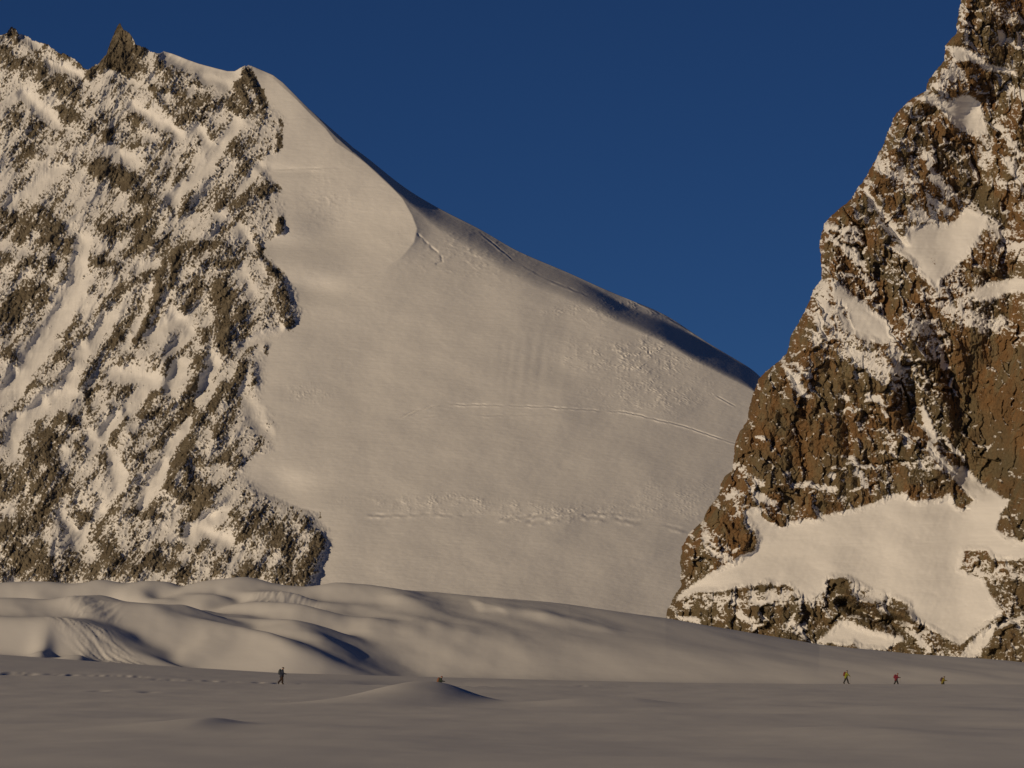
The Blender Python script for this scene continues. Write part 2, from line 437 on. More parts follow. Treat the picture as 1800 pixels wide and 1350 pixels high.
ROCK = [(18, 52, 30, 70, 12, 1), (65, 128, 140, 172, 18, 1), (0, 100, 45, 118, 16, .9), (85, 82, 150, 122, 8, .9), (210, 48, 200, 100, 18, 1.2), (200, 100, 158, 128, 12, 1.2), (228, 62, 245, 92, 12, 1.1),
        (200, 112, 258, 118, 9, .9), (280, 105, 315, 160, 13, .8), (328, 145, 358, 148, 7, .8), (268, 152, 318, 163, 9, 1), (275, 170, 292, 198, 6, .8),
        (432, 122, 418, 145, 11, 1.2), (418, 145, 432, 180, 12, 1.1), (440, 135, 462, 182, 12, 1.2), (335, 175, 455, 195, 13, .65), (310, 205, 400, 235, 14, .5), (494, 215, 490, 265, 6, 1),
        (410, 245, 430, 300, 12, .65), (105, 198, 175, 225, 14, .75), (175, 205, 188, 245, 9, 1), (235, 205, 285, 230, 13, .75), (232, 255, 292, 255, 8, .9),
        (0, 200, 95, 235, 20, .6), (50, 265, 110, 280, 12, .5), (158, 288, 225, 318, 17, 1.1), (268, 290, 322, 320, 14, .6), (228, 335, 275, 360, 16, 1), (275, 360, 240, 395, 16, .8),
        (330, 340, 322, 370, 9, 1), (388, 362, 465, 332, 14, 1.1), (450, 300, 485, 335, 10, .9), (493, 385, 493, 405, 7, 1), (5, 385, 100, 415, 22, .9), (70, 370, 125, 430, 13, .9),
        (190, 400, 300, 435, 22, .6), (310, 440, 390, 430, 11, 1), (0, 405, 130, 440, 18, .75), (0, 455, 55, 462, 15, .9), (0, 560, 60, 520, 26, 1.1), (0, 610, 35, 640, 14, .6),
        (75, 460, 110, 490, 12, .7), (150, 450, 200, 470, 11, .7), (180, 530, 265, 480, 11, .6), (287, 460, 273, 530, 11, 1.3), (273, 530, 240, 600, 8, 1.2), (310, 440, 300, 500, 9, 1.2),
        (320, 540, 380, 490, 12, .6), (335, 465, 400, 440, 11, .9), (383, 467, 413, 460, 9, 1.1), (393, 500, 393, 612, 20, 1.15), (362, 585, 352, 650, 9, 1), (423, 545, 425, 560, 13, 1),
        (200, 550, 207, 633, 15, .7), (150, 590, 155, 608, 8, 1), (135, 555, 118, 592, 6, .9), (88, 618, 132, 640, 8, .8), (207, 635, 265, 628, 9, .8), (175, 660, 200, 640, 6, .8),
        (287, 660, 305, 628, 7, .9), (457, 443, 490, 490, 11, 1.1), (490, 490, 508, 575, 13, 1.0), (467, 608, 470, 620, 6, .9), (427, 640, 410, 683, 11, 1), (443, 645, 448, 670, 8, .9),
        (393, 677, 373, 720, 9, 1), (345, 668, 335, 693, 9, 1), (333, 710, 317, 737, 10, 1), (50, 680, 115, 668, 7, .8), (10, 727, 53, 707, 6, .9), (85, 700, 88, 712, 6, .8),
        (147, 693, 175, 683, 7, .8), (155, 705, 155, 725, 6, .8), (190, 712, 193, 730, 6, .8), (230, 710, 290, 685, 8, .8), (247, 733, 277, 727, 7, .8),
        (105, 735, 135, 750, 13, 1), (65, 765, 130, 780, 12, .9), (198, 762, 202, 770, 7, .9), (225, 760, 230, 768, 6, .8), (262, 765, 300, 748, 8, .9), (355, 735, 333, 770, 12, 1.1),
        (333, 770, 300, 843, 13, 1.1), (385, 755, 388, 770, 13, .8), (350, 810, 430, 808, 12, .7), (235, 800, 283, 780, 8, .8), (167, 785, 190, 815, 7, .7), (0, 770, 10, 805, 14, 1),
        (50, 790, 65, 850, 20, 1.1), (0, 850, 80, 800, 24, 1.1), (80, 800, 105, 855, 20, 1), (100, 860, 35, 930, 24, 1.1), (0, 930, 50, 990, 22, 1), (67, 965, 85, 1015, 20, 1), (117, 980, 120, 1000, 20, .8),
        (160, 915, 205, 1000, 20, .9), (140, 1000, 235, 1005, 18, .9), (200, 860, 187, 890, 7, .9), (293, 850, 320, 873, 13, 1.2), (335, 860, 368, 862, 12, 1.1), (368, 862, 318, 932, 11, 1.1),
        (213, 902, 283, 907, 9, .6), (267, 985, 320, 1005, 18, 1.1), (300, 960, 395, 975, 13, .7), (417, 908, 430, 940, 15, 1), (450, 920, 500, 960, 28, .75), (440, 1000, 540, 1020, 18, .7),
        (555, 955, 535, 1020, 20, 1.1), (530, 915, 560, 950, 12, 1), (563, 895, 565, 905, 6, 1), (320, 760, 330, 850, 10, .9), (350, 850, 330, 900, 9, .9), (355, 985, 400, 1010, 12, .6)]
SNOWS = [(20, 360, 110, 293, 12, 1), (45, 165, 95, 215, 11, 1), (143, 427, 133, 500, 15, 1.2), (133, 500, 80, 600, 20, 1.3), (80, 600, 20, 683, 18, 1.3), (20, 683, -20, 700, 14, 1.2),
         (193, 557, 140, 625, 14, 1), (140, 625, 115, 690, 14, 1), (115, 690, 33, 738, 16, 1.3), (40, 745, 10, 800, 18, 1.2), (240, 477, 283, 462, 8, 1), (262, 588, 313, 560, 13, 1.2),
         (335, 583, 300, 620, 8, 1), (203, 658, 265, 668, 15, 1.2), (265, 668, 225, 717, 14, 1.1), (318, 640, 300, 685, 11, 1.1), (377, 640, 360, 675, 9, 1), (417, 217, 367, 290, 9, 1.1),
         (367, 290, 300, 350, 10, 1.2), (458, 290, 385, 382, 7, 1), (350, 227, 365, 253, 9, .9), (235, 187, 315, 235, 9, 1), (293, 100, 413, 130, 13, 1.6), (360, 135, 400, 145, 10, 1.3),
         (88, 113, 140, 130, 7, 1.1), (190, 262, 235, 285, 11, .9), (433, 603, 493, 582, 9, 1.1), (447, 727, 467, 760, 14, 1), (333, 742, 295, 790, 7, .9), (190, 790, 213, 843, 11, .8),
         (213, 843, 187, 887, 9, .9), (187, 887, 133, 960, 9, .9), (287, 817, 250, 887, 11, 1.1), (367, 905, 333, 943, 11, 1), (340, 930, 400, 950, 12, 1), (40, 62, 70, 80, 7, 1), (420, 400, 440, 430, 9, .7),
         (170, 120, 240, 150, 8, .4), (155, 760, 170, 790, 9, .8), (430, 690, 445, 720, 10, .8), (105, 900, 125, 930, 9, .8), (425, 470, 445, 520, 9, .7), (205, 730, 185, 760, 9, .9)]

def mountain():
    q = 0.42
    u = np.concatenate([np.linspace(-400, -10, 170, endpoint=False), np.arange(-10, 620, 1.1), np.arange(620, 1360, 1.5), np.linspace(1360, 1900, 60)])
    t = np.linspace(0, 1, 800) ** 1.06
    su = ip(SKY, u)
    ss = su[None, :]
    for _ in range(3): ss = blur1(ss, 14, 1)
    w_s = sstep(500, 560, u)
    su = su * (1 - w_s) + ss[0] * w_s
    # rocky crests are ragged, the snow crests are smooth
    rk = 1 - sstep(275, 290, u)
    rk = np.maximum(rk, np.exp(-((u - 430) / 12.0) ** 2))
    su = su + rk * (3.0 * fbm(u / 9.0, u * 0, 4, 71) + 2.2 * fbm(u / 3.2, u * 0 + 3, 2, 72))
    bot = 1120.0
    U, T = np.meshgrid(u, t)
    V = su[None, :] + T * (bot - su[None, :])
    # ---------------- where rock shows
    along = -0.6 * U + 0.8 * V; across = 0.8 * U + 0.6 * V
    wu = 9 * fbm(U / 26, V / 26, 3, 101); wv = 9 * fbm(U / 26, V / 26, 3, 102)
    Uw, Vw = U + wu, V + wv
    xb = 9 * fbm(U / 34, V / 22, 3, 8) + np.interp(V + 3 * fbm(U / 14, V / 14, 2, 7), [r[0] for r in RB], [r[1] for r in RB])
    jag = 7 * fbm(U / 11, V / 7, 4, 105) + 3 * fbm(U / 4, V / 4, 2, 106)
    dB = xb - U + jag                                   # >0 on the rocky side
    R = strokes(Uw, Vw, ROCK); S = strokes(Uw, Vw, SNOWS)
    art = R - 0.95 * S
    # ---------------- relief in metres of distance
    G = np.full(U.shape, 0.54)                          # metres back per pixel up, snow slope of some 38 degrees
    sv = V - su[None, :]                                # pixels below the skyline
    lu = [0, 545, 590, 660, 715, 775, 900, 1040, 1107, 1182, 1262, 1338, 1900]
    # width and steepness of the turned-away shoulder just under the skyline
    W_in = np.interp(u, lu, [0, 0, 7, 10, 14, 28, 38, 36, 42, 46, 36, 30, 30])[None, :]
    g_in = np.interp(u, lu, [0, 0, 5.5, 5.0, 3.6, 2.2, 1.8, 2.2, 5.6, 5.8, 5.8, 5.8, 5.8])[None, :]
    soft = np.interp(u, lu, [2, 2, 3, 6, 14, 26, 30, 22, 16, 14, 12, 10, 8])[None, :]
    strip = np.interp(u, [0, 1030, 1070, 1107, 1182, 1215, 1240, 1900], [0, 0, 14, 18, 15, 10, 0, 0])[None, :]
    def smu(a):
        for _ in range(3): a = blur1(a, 22, 1)
        return a
    W_in, g_in, strip = smu(W_in), smu(g_in), smu(strip)
    W_n = W_in + 2.0 * fbm(U / 90, V / 60, 2, 201)
    ex = 1 - np.clip((sv - W_n + soft / 2) / soft, 0, 1)
    ex *= sstep(strip - 6, strip + 6, sv + 0.8 * fbm(U / 90, V / 40, 2, 203))
    G = G + g_in * q * ex
    G = G + 0.55 * q * np.exp(-sv / 30.0) * sstep(430, 470, U)   # every crest rounds over
    dV = np.diff(V, axis=0)
    Gi = 0.5 * (G[1:] + G[:-1]) * dV
    H = np.zeros(U.shape)
    H[:-1] = np.cumsum(Gi[::-1], axis=0)[::-1]
    Y = 4000 + H
    # bowl left of the sunlit lip, lip standing forward
    LIP = [(440, 122), (480, 138), (520, 174), (548, 203), (572, 226), (590, 250), (620, 270), (660, 300), (690, 330), (708, 350), (724, 378), (733, 402), (728, 425), (708, 450), (680, 470)]
    d = np.full(U.shape, 1e9); side = np.ones(U.shape)
    for (a, b), (c, e) in zip(LIP[:-1], LIP[1:]):
        dd = seg_dist(U, V, a, b, c, e)
        s = (c - a) * (V - b) - (e - b) * (U - a)       # >0: left / below the lip
        m = dd < d
        d = np.where(m, dd, d); side = np.where(m, np.sign(s), side)
    fade = 1 - sstep(400, 480, V)
    Y -= q * 21 * np.exp(-np.where(side > 0, d / 46.0, d / 26.0)) * (0.15 + 0.85 * fade) * sstep(440, 540, U)
    Y += 0.30 * q * np.clip(U - 560, 0, 1000) ** 2 / 1300.0
    # hollow beside the rock rib, soft rolls
    for (a, b, ww, hh, amp) in ((490, 428, 75, 22, 8), (555, 508, 50, 22, 7), (470, 300, 40, 14, 3), (500, 860, 45, 30, 7), (520, 300, 40, 9, 1.5), (600, 400, 70, 60, 9), (640, 640, 120, 120, 6), (1000, 400, 200, 90, 8)):
        Y += amp * np.exp(-((U - a) / ww) ** 2 - ((V - b) / hh) ** 2)
    sn_zone = 1 - sstep(-10, 10, dB)
    Y += sn_zone * (3.2 * fbm(U / 150, V / 90, 2, 301) + 0.40 * fbm(U / 34 + V / 90, V / 16, 3, 305) + 0.11 * fbm(U / 12, V / 4.0 - U / 40, 2, 309))
    # wind scoured flutes
    fl = np.exp(-((U - 940) / 75) ** 2 - ((V - 640) / 60) ** 2)
    Y += fl * 0.35 * perlin((U + 0.12 * V) / 15, V / 160, 311)
    # rough, crusted snow patches
    def rough(a, b, wa, wb, amp, sd, su_=6.5, sv_=4.0):
        g = np.exp(-((U - a) / wa) ** 2 - ((V - b) / wb) ** 2)
        msk = g * sstep(-0.15, 0.55, fbm(U / 34, V / 20, 4, sd + 1, .65) + g * 0.3)
        return amp * msk * ridged(U / su_, V / sv_, 3, sd)
    rg = rough(1120, 625, 120, 38, 2.6, 401) + rough(1150, 690, 110, 40, 1.5, 411) + rough(780, 885, 150, 18, 1.7, 421, 6, 3.2) + rough(1000, 902, 190, 18, 1.5, 431, 7, 3)
    rg += rough(860, 440, 150, 60, 1.3, 441, 14, 6) + rough(1080, 545, 120, 22, 1.8, 451) + rough(540, 690, 40, 20, 1.2, 461) + rough(1200, 880, 120, 40, .9, 471) + rough(570, 350, 60, 60, .9, 481, 20, 5)
    Y -= 0.55 * rg * sn_zone * (0.4 + 1.2 * sstep(-.4, .4, fbm(U / 16, V / 10, 2, 499)))
    # long cracks with bright lower lips
    def crack(pts, amp, w, sd, dens=0.0):
        xs = [p[0] for p in pts]; ys = [p[1] for p in pts]
        vc = np.interp(U, xs, ys) + 1.5 * fbm(U / 18, U * 0, 3, sd)
        env = sstep(xs[0], xs[0] + 15, U) * (1 - sstep(xs[-1] - 15, xs[-1], U))
        env = env * sstep(-0.45 - dens, 0.1 - dens, fbm(U / 40, V / 60, 2, sd + 3)) * (.55 + .8 * sstep(-.4, .4, perlin(U / 22, V / 30, sd + 5)))
        dv = (V - vc) / w
        return amp * env * (np.exp(-dv * dv) - 0.9 * np.exp(-((dv - 1.8) / 1.1) ** 2))
    Y += crack([(700, 735), (730, 722), (770, 711), (850, 711), (960, 715), (1100, 724), (1200, 748), (1330, 792)], 0.8, 1.3, 501)
    Y += crack([(730, 735), (800, 727), (860, 730), (970, 728)], .4, 1.4, 511, -.3)
    Y += crack([(640, 905), (760, 903), (880, 912), (990, 900), (1110, 902)], 1.2, 2.4, 521, -.2)
    Y += crack([(920, 918), (1010, 905), (1110, 915), (1210, 930)], 1.1, 3.2, 525, -.1)
    Y += crack([(1070, 505), (1150, 545), (1230, 590)], .8, 1.6, 531)
    Y += crack([(1250, 690), (1330, 735)], .5, 1.4, 541, -.2)
    Y += crack([(480, 298), (600, 294)], .7, 1.5, 551, -.1)
    Y += crack([(840, 405), (900, 455), (960, 490), (1040, 522)], 1.0, 1.8, 561, -.1)
    # narrow lip crack under the bowl
    dl = poly_dist(U, V, [(735, 412), (755, 432), (775, 448), (778, 460), (768, 464)])
    Y += 1.1 * np.exp(-(dl / 2.0) ** 2) * sstep(-.3, .2, fbm(U / 12, V / 12, 2, 77))
    # ---------------- rocky flank: faces the sun, broken by ribs running down to the left
    rz = sstep(-6, 10, dB)
    dBs = np.interp(blur1(V, 1, 0), [r[0] for r in RB], blur1(np.array([r[1] for r in RB], float), 2, 0)) - U
    lean = np.log1p(np.exp(np.clip(dBs / 25.0, -30, 30))) * 25.0
    Y += q * 0.42 * lean
    big = ridged(across / 95 + .25 * fbm(U / 120, V / 120, 2, 603), along / 260, 2, 601)
    mid = ridged(across / 34, along / 85, 3, 611)
    rel = -12 * big - 4.0 * mid
    step = np.interp(V, [0, 118, 300, 420, 470, 560, 640, 790, 830, 880, 930, 1000, 1100], [0, 1, 3, 4, 8, 8, 3, 5, 4, 8, 16, 16, 16])
    body = sstep(-2, 34, dBs + jag * .6)
    Y += sstep(0, 130, dB) * (1 - .55 * np.clip(blur(S, 6), 0, 1)) * rel - 0.25 * step * sstep(-8, 14, dB) - 0.3 * step * body
    rs = blur(R * rz, 4) - 0.8 * blur(S * rz, 4)
    Y -= 4.8 * rs * rz
    nz = 0.46 * fbm(across / 7, along / 19, 4, 621, .68) + 0.70 * fbm(across / 2.7, along / 4.8, 3, 631, .65)
    fc = facets(across / 16 + 0.3 * wu / 9, along / 30, 641, 1.0, .5)
    local = -mid * 0.18 + 0.25 * fc
    field = 0.58 * R + 0.9 * np.clip(R - 1.0, 0, 1) - 0.85 * S - 0.07 + 0.85 * fbm(across / 22, along / 75, 3, 627) + 1.75 * nz - 0.8 * (1 - sstep(-10, 22, dB)) * (1 - .8 * np.clip(R, 0, 1)) + local + 0.12 * fbm(U / 60, V / 60, 2, 651)
    rock = field * 1.9
    rock = np.where(dB > -14, rock, -1.0)
    spire = np.maximum(sstep(1, 6, 24 - np.hypot((U - 205) / 1.3, (V - 82) / 2.2)), 0)
    rock = rock + 1.2 * spire
    rock = 0.5 + rock; snow_a = 1 - np.clip(rock, -.8, 1.8); rock = np.clip(rock, 0, 1)
    fr = facets(across / 7, along / 12, 661, 1.0, .6) * 1.6 + facets(U / 3.6, V / 4.5, 671, 1.0, .6) * 0.95
    Y += rz * (rock * (fr + 1.0 * fbm(U / 5, V / 4, 3, 681)) - 1.0 * rock + (1 - rock) * 0.5 * fbm(across / 14, along / 30, 3, 691))
    snow = snow_a
    snow[dB < -14] = 1.8
    # ---------------- back side
    nb = 14
    Xf, Yf, Zf = ray(U, V, Y)
    rows = []
    for k in range(nb, 0, -1):
        s = k / nb
        yb = Yf[0] + 900 * s ** 1.6 + 4 * s
        rows.append((Xf[0], yb, Zf[0] - 560 * s ** 1.5 - 1.5 * s))
    Xa = np.vstack([np.stack([r[0] for r in rows]), Xf]); Ya = np.vstack([np.stack([r[1] for r in rows]), Yf]); Za = np.vstack([np.stack([r[2] for r in rows]), Zf])
    sa = np.vstack([np.ones((nb, len(u))), snow])
    o = sheet('mountain', Xa, Ya, Za, MAT_FAR, {'snow': sa})
    o['kind'] = 'structure'
    return o
mountain()

# ------------------------------------------------------------------ near rock cliff on the right
CL = [(-500, 1850), (-300, 1790), (-100, 1712), (0, 1690), (30, 1684), (58, 1680), (70, 1672), (80, 1662), (105, 1660), (125, 1645), (140, 1633), (160, 1627), (172, 1605), (182, 1591), (200, 1575),
      (235, 1560), (262, 1548), (300, 1530), (320, 1515), (350, 1496), (366, 1475), (392, 1450), (412, 1443), (430, 1441), (470, 1444), (490, 1444), (510, 1430), (540, 1418),
      (565, 1405), (590, 1390), (620, 1384), (635, 1368), (655, 1345), (665, 1334), (700, 1322), (740, 1312), (775, 1293), (800, 1290), (825, 1288), (840, 1272), (870, 1262), (900, 1243), (920, 1230),
      (940, 1210), (960, 1200), (980, 1196), (1030, 1197), (1050, 1185), (1070, 1174), (1085, 1170), (1100, 1172), (1200, 1165), (1400, 1150)]
def c8(*p): return [(1150 + x / 2.755, 750 + y / 2.755) for x, y in p]
RAMP = c8((110, 830), (180, 770), (300, 690), (400, 640), (480, 590), (500, 540), (470, 480), (430, 420), (470, 390), (520, 400), (600, 470), (690, 457), (760, 450), (830, 430), (950, 400), (1060, 370), (1150, 325), (1220, 320),
          (1240, 352), (1270, 362), (1400, 345), (1430, 320), (1460, 380), (1500, 398), (1545, 360), (1470, 280), (1440, 190), (1500, 195), (1540, 230), (1600, 290), (1700, 350), (1720, 360), (1680, 420), (1660, 490),
          (1720, 550), (1900, 560), (1900, 640), (1790, 640), (1700, 650), (1640, 640), (1600, 600), (1510, 600), (1480, 690), (1600, 740), (1620, 800), (1690, 900), (1640, 940), (1480, 1060), (1400, 1020), (1300, 960), (1240, 930), (1230, 860), (1120, 820),
          (1010, 780), (930, 740), (850, 735), (830, 800), (740, 845), (700, 820), (650, 770), (560, 760), (450, 775), (300, 800), (200, 800), (110, 850))
PATCHES = [RAMP,
    c8((780, 1045), (850, 990), (900, 940), (960, 945), (1040, 985), (1200, 1013), (1210, 1030), (1120, 1085), (1000, 1078), (960, 1050), (930, 1060), (870, 1050)),
    c8((1475, 1120), (1520, 1060), (1600, 980), (1660, 950), (1640, 1010), (1600, 1060), (1560, 1120)),
    [(1593, 400), (1640, 392), (1680, 390), (1695, 365), (1740, 380), (1722, 417), (1705, 445), (1680, 470), (1660, 492), (1648, 514), (1625, 493), (1600, 458), (1562, 436), (1590, 425)],
    [(1467, 487), (1490, 510), (1533, 543), (1563, 567), (1577, 600), (1550, 607), (1533, 600), (1513, 597), (1493, 580), (1490, 547), (1460, 520)],
    [(1608, 172), (1640, 165), (1665, 180), (1700, 165), (1722, 180), (1737, 236), (1715, 240), (1690, 228), (1665, 208), (1650, 190)],
    [(1668, 82), (1700, 85), (1722, 100), (1735, 112), (1780, 122), (1790, 135), (1735, 122), (1700, 105), (1675, 110)],
    [(1378, 645), (1400, 655), (1407, 662), (1412, 688), (1428, 700), (1415, 700), (1395, 685), (1385, 665)],
    [(1697, 520), (1730, 500), (1762, 492), (1830, 488), (1830, 520), (1790, 512), (1765, 520), (1740, 530)],
    [(1630, 765), (1645, 790), (1665, 815), (1700, 835), (1735, 852), (1715, 865), (1680, 845), (1650, 815), (1630, 790)]]
CSNOW = [(1690, 20, 1700, 60, 9, .7), (1750, 15, 1790, 40, 10, .5), (1755, 60, 1790, 80, 8, .8), (1680, 127, 1643, 157, 13, .75), (1733, 247, 1740, 290, 14, .7), (1550, 283, 1600, 322, 16, .62),
         (1627, 273, 1643, 317, 8, .9), (1643, 317, 1676, 347, 8, .9), (1522, 333, 1535, 360, 5, .95), (1533, 362, 1556, 378, 6, .9), (1560, 384, 1590, 425, 6, .95), (1600, 375, 1640, 380, 14, .8), (1633, 345, 1668, 372, 7, 1),
         (1690, 300, 1790, 330, 12, .35), (1770, 280, 1798, 330, 12, .7), (1750, 215, 1795, 270, 8, .8), (1755, 150, 1800, 170, 10, .75), (1470, 420, 1490, 440, 10, .7), (1455, 395, 1500, 410, 9, .6),
         (1497, 440, 1540, 510, 8, .8), (1440, 500, 1450, 590, 20, .72), (1460, 540, 1500, 610, 20, .6), (1500, 620, 1575, 660, 22, .68), (1560, 580, 1580, 640, 12, .75), (1600, 560, 1650, 600, 22, .5), (1600, 633, 1623, 636, 6, .8), (1640, 610, 1660, 640, 10, .6),
         (1483, 697, 1490, 700, 6, 1.2), (1525, 697, 1545, 697, 6, 1.2), (1540, 700, 1556, 730, 5, 1), (1587, 755, 1597, 785, 6, .9), (1667, 777, 1695, 812, 5, 1.1), (1676, 668, 1672, 680, 4, 1.1), (1672, 680, 1682, 695, 3, 1.1),
         (1700, 560, 1760, 570, 16, .62), (1640, 520, 1700, 560, 20, .5), (1740, 400, 1790, 440, 18, .62), (1640, 440, 1700, 520, 30, .3), (1290, 815, 1335, 850, 9, .85), (1320, 860, 1360, 885, 7, .9), (1285, 870, 1300, 900, 8, .6),
         (1240, 950, 1290, 1000, 14, .6), (1400, 850, 1470, 860, 6, .9), (1500, 800, 1520, 850, 8, .75), (1455, 835, 1465, 838, 5, 1), (1560, 760, 1580, 800, 10, .4), (1600, 820, 1660, 810, 16, .55), (1625, 725, 1640, 770, 8, .9),
         (1400, 640, 1420, 660, 6, .8), (1330, 770, 1340, 775, 4, .9), (1330, 740, 1335, 745, 4, .9), (1210, 1060, 1440, 1050, 14, .6), (1300, 1080, 1330, 1100, 8, .8), (1390, 1100, 1410, 1105, 10, .8), (1500, 1030, 1560, 1060, 16, .6), (1590, 1100, 1630, 1140, 9, .7), (1700, 1150, 1720, 1130, 8, .8),
         (1700, 1000, 1800, 1010, 16, .5), (1770, 940, 1800, 960, 10, .5), (1760, 1060, 1800, 1100, 25, .35), (1600, 1120, 1680, 1150, 12, .3), (1190, 1085, 1230, 1092, 5, .9)]
CROCK = [(1338, 905, 1375, 925, 6, 1.2), (1640, 450, 1645, 460, 6, 1.2), (1250, 900, 1320, 960, 14, .7), (1480, 1020, 1490, 1040, 8, .9)]

def cliff():
    q = 0.146
    v = np.concatenate([np.linspace(-500, -10, 40, endpoint=False), np.arange(-10, 1185, 1.15), np.linspace(1185, 1400, 12)])
    s = np.concatenate([np.linspace(0, 1, 700)])
    left = np.interp(v, [c[0] for c in CL], [c[1] for c in CL])
    left = left + 4.5 * fbm(v / 22, v * 0, 4, 801) + 1.8 * fbm(v / 5, v * 0 + 1, 3, 802)
    right = 2050.0
    # finer columns inside the frame
    S, V = np.meshgrid(s, v)
    Lf = left[:, None]
    U = Lf + (right - Lf) * (0.86 * S + 0.14 * S ** 4)
    wu = 8 * fbm(U / 30, V / 30, 3, 811); wv = 8 * fbm(U / 30, V / 30, 3, 812)
    ws = 3 * fbm(U / 9, V / 9, 3, 815); wt = 3 * fbm(U / 9, V / 9, 3, 816)
    P = np.full(U.shape, -1.0)
    for p in PATCHES:
        P = np.maximum(P, poly_field(U + .35 * wu + ws, V + .35 * wv + wt, p, 14.0))
    ST = strokes(U + wu, V + wv, CSNOW); RT = strokes(U + wu, V + wv, CROCK)
    # ---------------- rock relief (metres), tall broken plates
    tilt = U - 0.12 * V
    f1 = facets(tilt / 105 + .02 * wu, (V + .25 * U) / 170 + .02 * wv, 821, 1.0, .55)
    f2 = facets(tilt / 42 + .05 * wu, (V + .3 * U) / 75 + .05 * wv, 831, 1.1, .35)
    f3 = facets(tilt / 17 + .06 * wu, (V + .3 * U) / 30 + .06 * wv, 841, 1.2, .35)
    f4 = facets(U / 7.5, V / 12, 851, 1.0, .6)
    f5 = facets(U / 3.6, V / 4.6, 853, 1.0, .6)
    rr = 3.0 * f1 + 2.2 * f2 + 1.2 * f3 + 0.42 * f4 + 0.17 * f5 + 0.7 * fbm(tilt / 22, V / 60, 3, 861) + 0.10 * fbm(U / 4, V / 4, 3, 871)
    # buttresses and grooves
    def groove(pts, amp, w): 
        return amp * np.exp(-(poly_dist(U + .6 * wu, V + .6 * wv, pts) / w) ** 2)
    big = groove([(1490, 500), (1545, 545), (1585, 600), (1600, 690), (1615, 740), (1680, 800), (1740, 860)], 3.2, 16)
    big += groove([(1465, 470), (1520, 520), (1580, 590)], -3.0, 22)
    big += groove([(1700, 200), (1720, 330), (1680, 380)], 1.2, 16) + groove([(1600, 690), (1600, 740)], 2.5, 9)
    big += groove([(1660, 640), (1690, 760), (1700, 840)], 2.5, 14) + groove([(1480, 700), (1490, 800)], 1.8, 10)
    big += groove([(1560, 230), (1600, 215), (1640, 195)], 2.5, 9) + groove([(1520, 335), (1560, 390), (1590, 430)], 2.0, 6)
    big += 4.5 * sstep(0, 40, U - np.interp(V, [480, 560, 700, 820, 880], [1560, 1600, 1655, 1700, 1760])) * sstep(480, 600, V) * (1 - sstep(840, 900, V))
    # overhang above the little snow cone
    big += groove([(1480, 1060), (1540, 1085), (1590, 1105)], 6.0, 9) + groove([(1475, 1045), (1530, 1062), (1600, 1085)], -3.0, 8)
    # ---------------- slope: cliffs stand, snow ramps lean back
    ps = blur(sstep(-0.2, 0.6, P), 5)
    G = q * (0.42 + 0.65 * ps)
    dV = np.diff(V, axis=0)
    H = np.zeros(U.shape)
    H[:-1] = np.cumsum((0.5 * (G[1:] + G[:-1]) * dV)[::-1], axis=0)[::-1]
    Hs = blur1(blur1(H, 30, 1), 30, 1)
    Y = 1480 + Hs + q * 0.58 * (right - U)
    d = (U - Lf)
    Y += 11 * np.exp(-d / 34.0) + 5.0 * np.exp(-d / 7.0)
    Y += 2.5 * fbm(U / 170, V / 240, 2, 881)
    Y += big
    base = blur(rr, 7)
    # snow lies where the art says, and on ledges
    lz = -np.gradient(blur(rr, 1), axis=0) / np.gradient(V, axis=0) / q         # >0: leaning back
    ledge = np.clip(lz, -1.5, 1.5)
    nz = 0.50 * fbm(U / 19, V / 15, 4, 891, .65) + 0.62 * fbm(U / 4.2, V / 3.0, 3, 893, .65)
    zone = fbm(U / 80, V / 80, 2, 895)
    bare = np.maximum(sstep(1640, 1700, U) * sstep(560, 620, V) * (1 - sstep(850, 900, V)), sstep(680, 730, V) * (1 - sstep(830, 880, V)) * (1 - sstep(1440, 1520, U)) * .7)
    bare = np.maximum(bare, .6 * strokes(U, V, [(1720, 40, 1760, 120, 40, 1), (1720, 130, 1750, 300, 20, 1), (1640, 310, 1740, 350, 22, 1), (1470, 540, 1580, 500, 1, 0), (1520, 450, 1580, 560, 14, 1), (1580, 720, 1600, 870, 20, 1), (1450, 650, 1500, 680, 20, 1), (1370, 720, 1430, 820, 40, 1)]))
    fld = -0.35 + 0.07 * (1 - sstep(560, 700, V)) +  0.34 * ledge + 1.25 * nz + 0.10 * zone - 0.30 * bare + 0.78 * ST - 0.7 * RT
    fld = np.where(P > -0.9, np.maximum(fld, P * 1.0 + 0.75 * nz - 0.75 * RT), fld)
    fld = fld + 0.1 * (P > 0)
    snow_a = np.clip(0.5 + 2.4 * fld, -.9, 1.8); snow = np.clip(snow_a, 0, 1)
    deep = sstep(0.1, 0.8, P)
    rockiness = 1 - blur(snow, 1)
    Y += rr * (1 - deep) * (0.35 + 0.65 * rockiness) + base * 0.0
    Y += base * 0.35 * deep * 0.3 - 0.35 * blur(snow, 1) * (1 - deep)
    Y += deep * (0.25 * fbm(U / 30, V / 22, 3, 897) + 0.9 * fbm(U / 110, V / 80, 2, 899) + .05 * perlin((U + .5 * V) / 9, (V - .5 * U) / 60, 898))
    olive = .7 * sstep(985, 1040, V) + .75 * strokes(U + wu, V + wv, [(1700, 330, 1730, 380, 26, 1), (1500, 440, 1580, 500, 14, 1), (1730, 60, 1800, 130, 30, .9), (1590, 800, 1660, 850, 26, 1), (1620, 640, 1660, 780, 20, .9),
        (1360, 660, 1400, 740, 12, .8), (1620, 240, 1700, 300, 22, .7), (1700, 720, 1800, 860, 30, .8), (1600, 200, 1620, 215, 12, .9), (1330, 800, 1380, 860, 14, .6), (1760, 880, 1800, 1000, 30, .8)])
    olive = np.clip(olive + .9 * np.clip(fbm(U / 38, V / 60, 4, 951), -.1, 1), 0, .95)
    X, Yy, Z = ray(U, V, Y)
    nb = 12
    cols = []
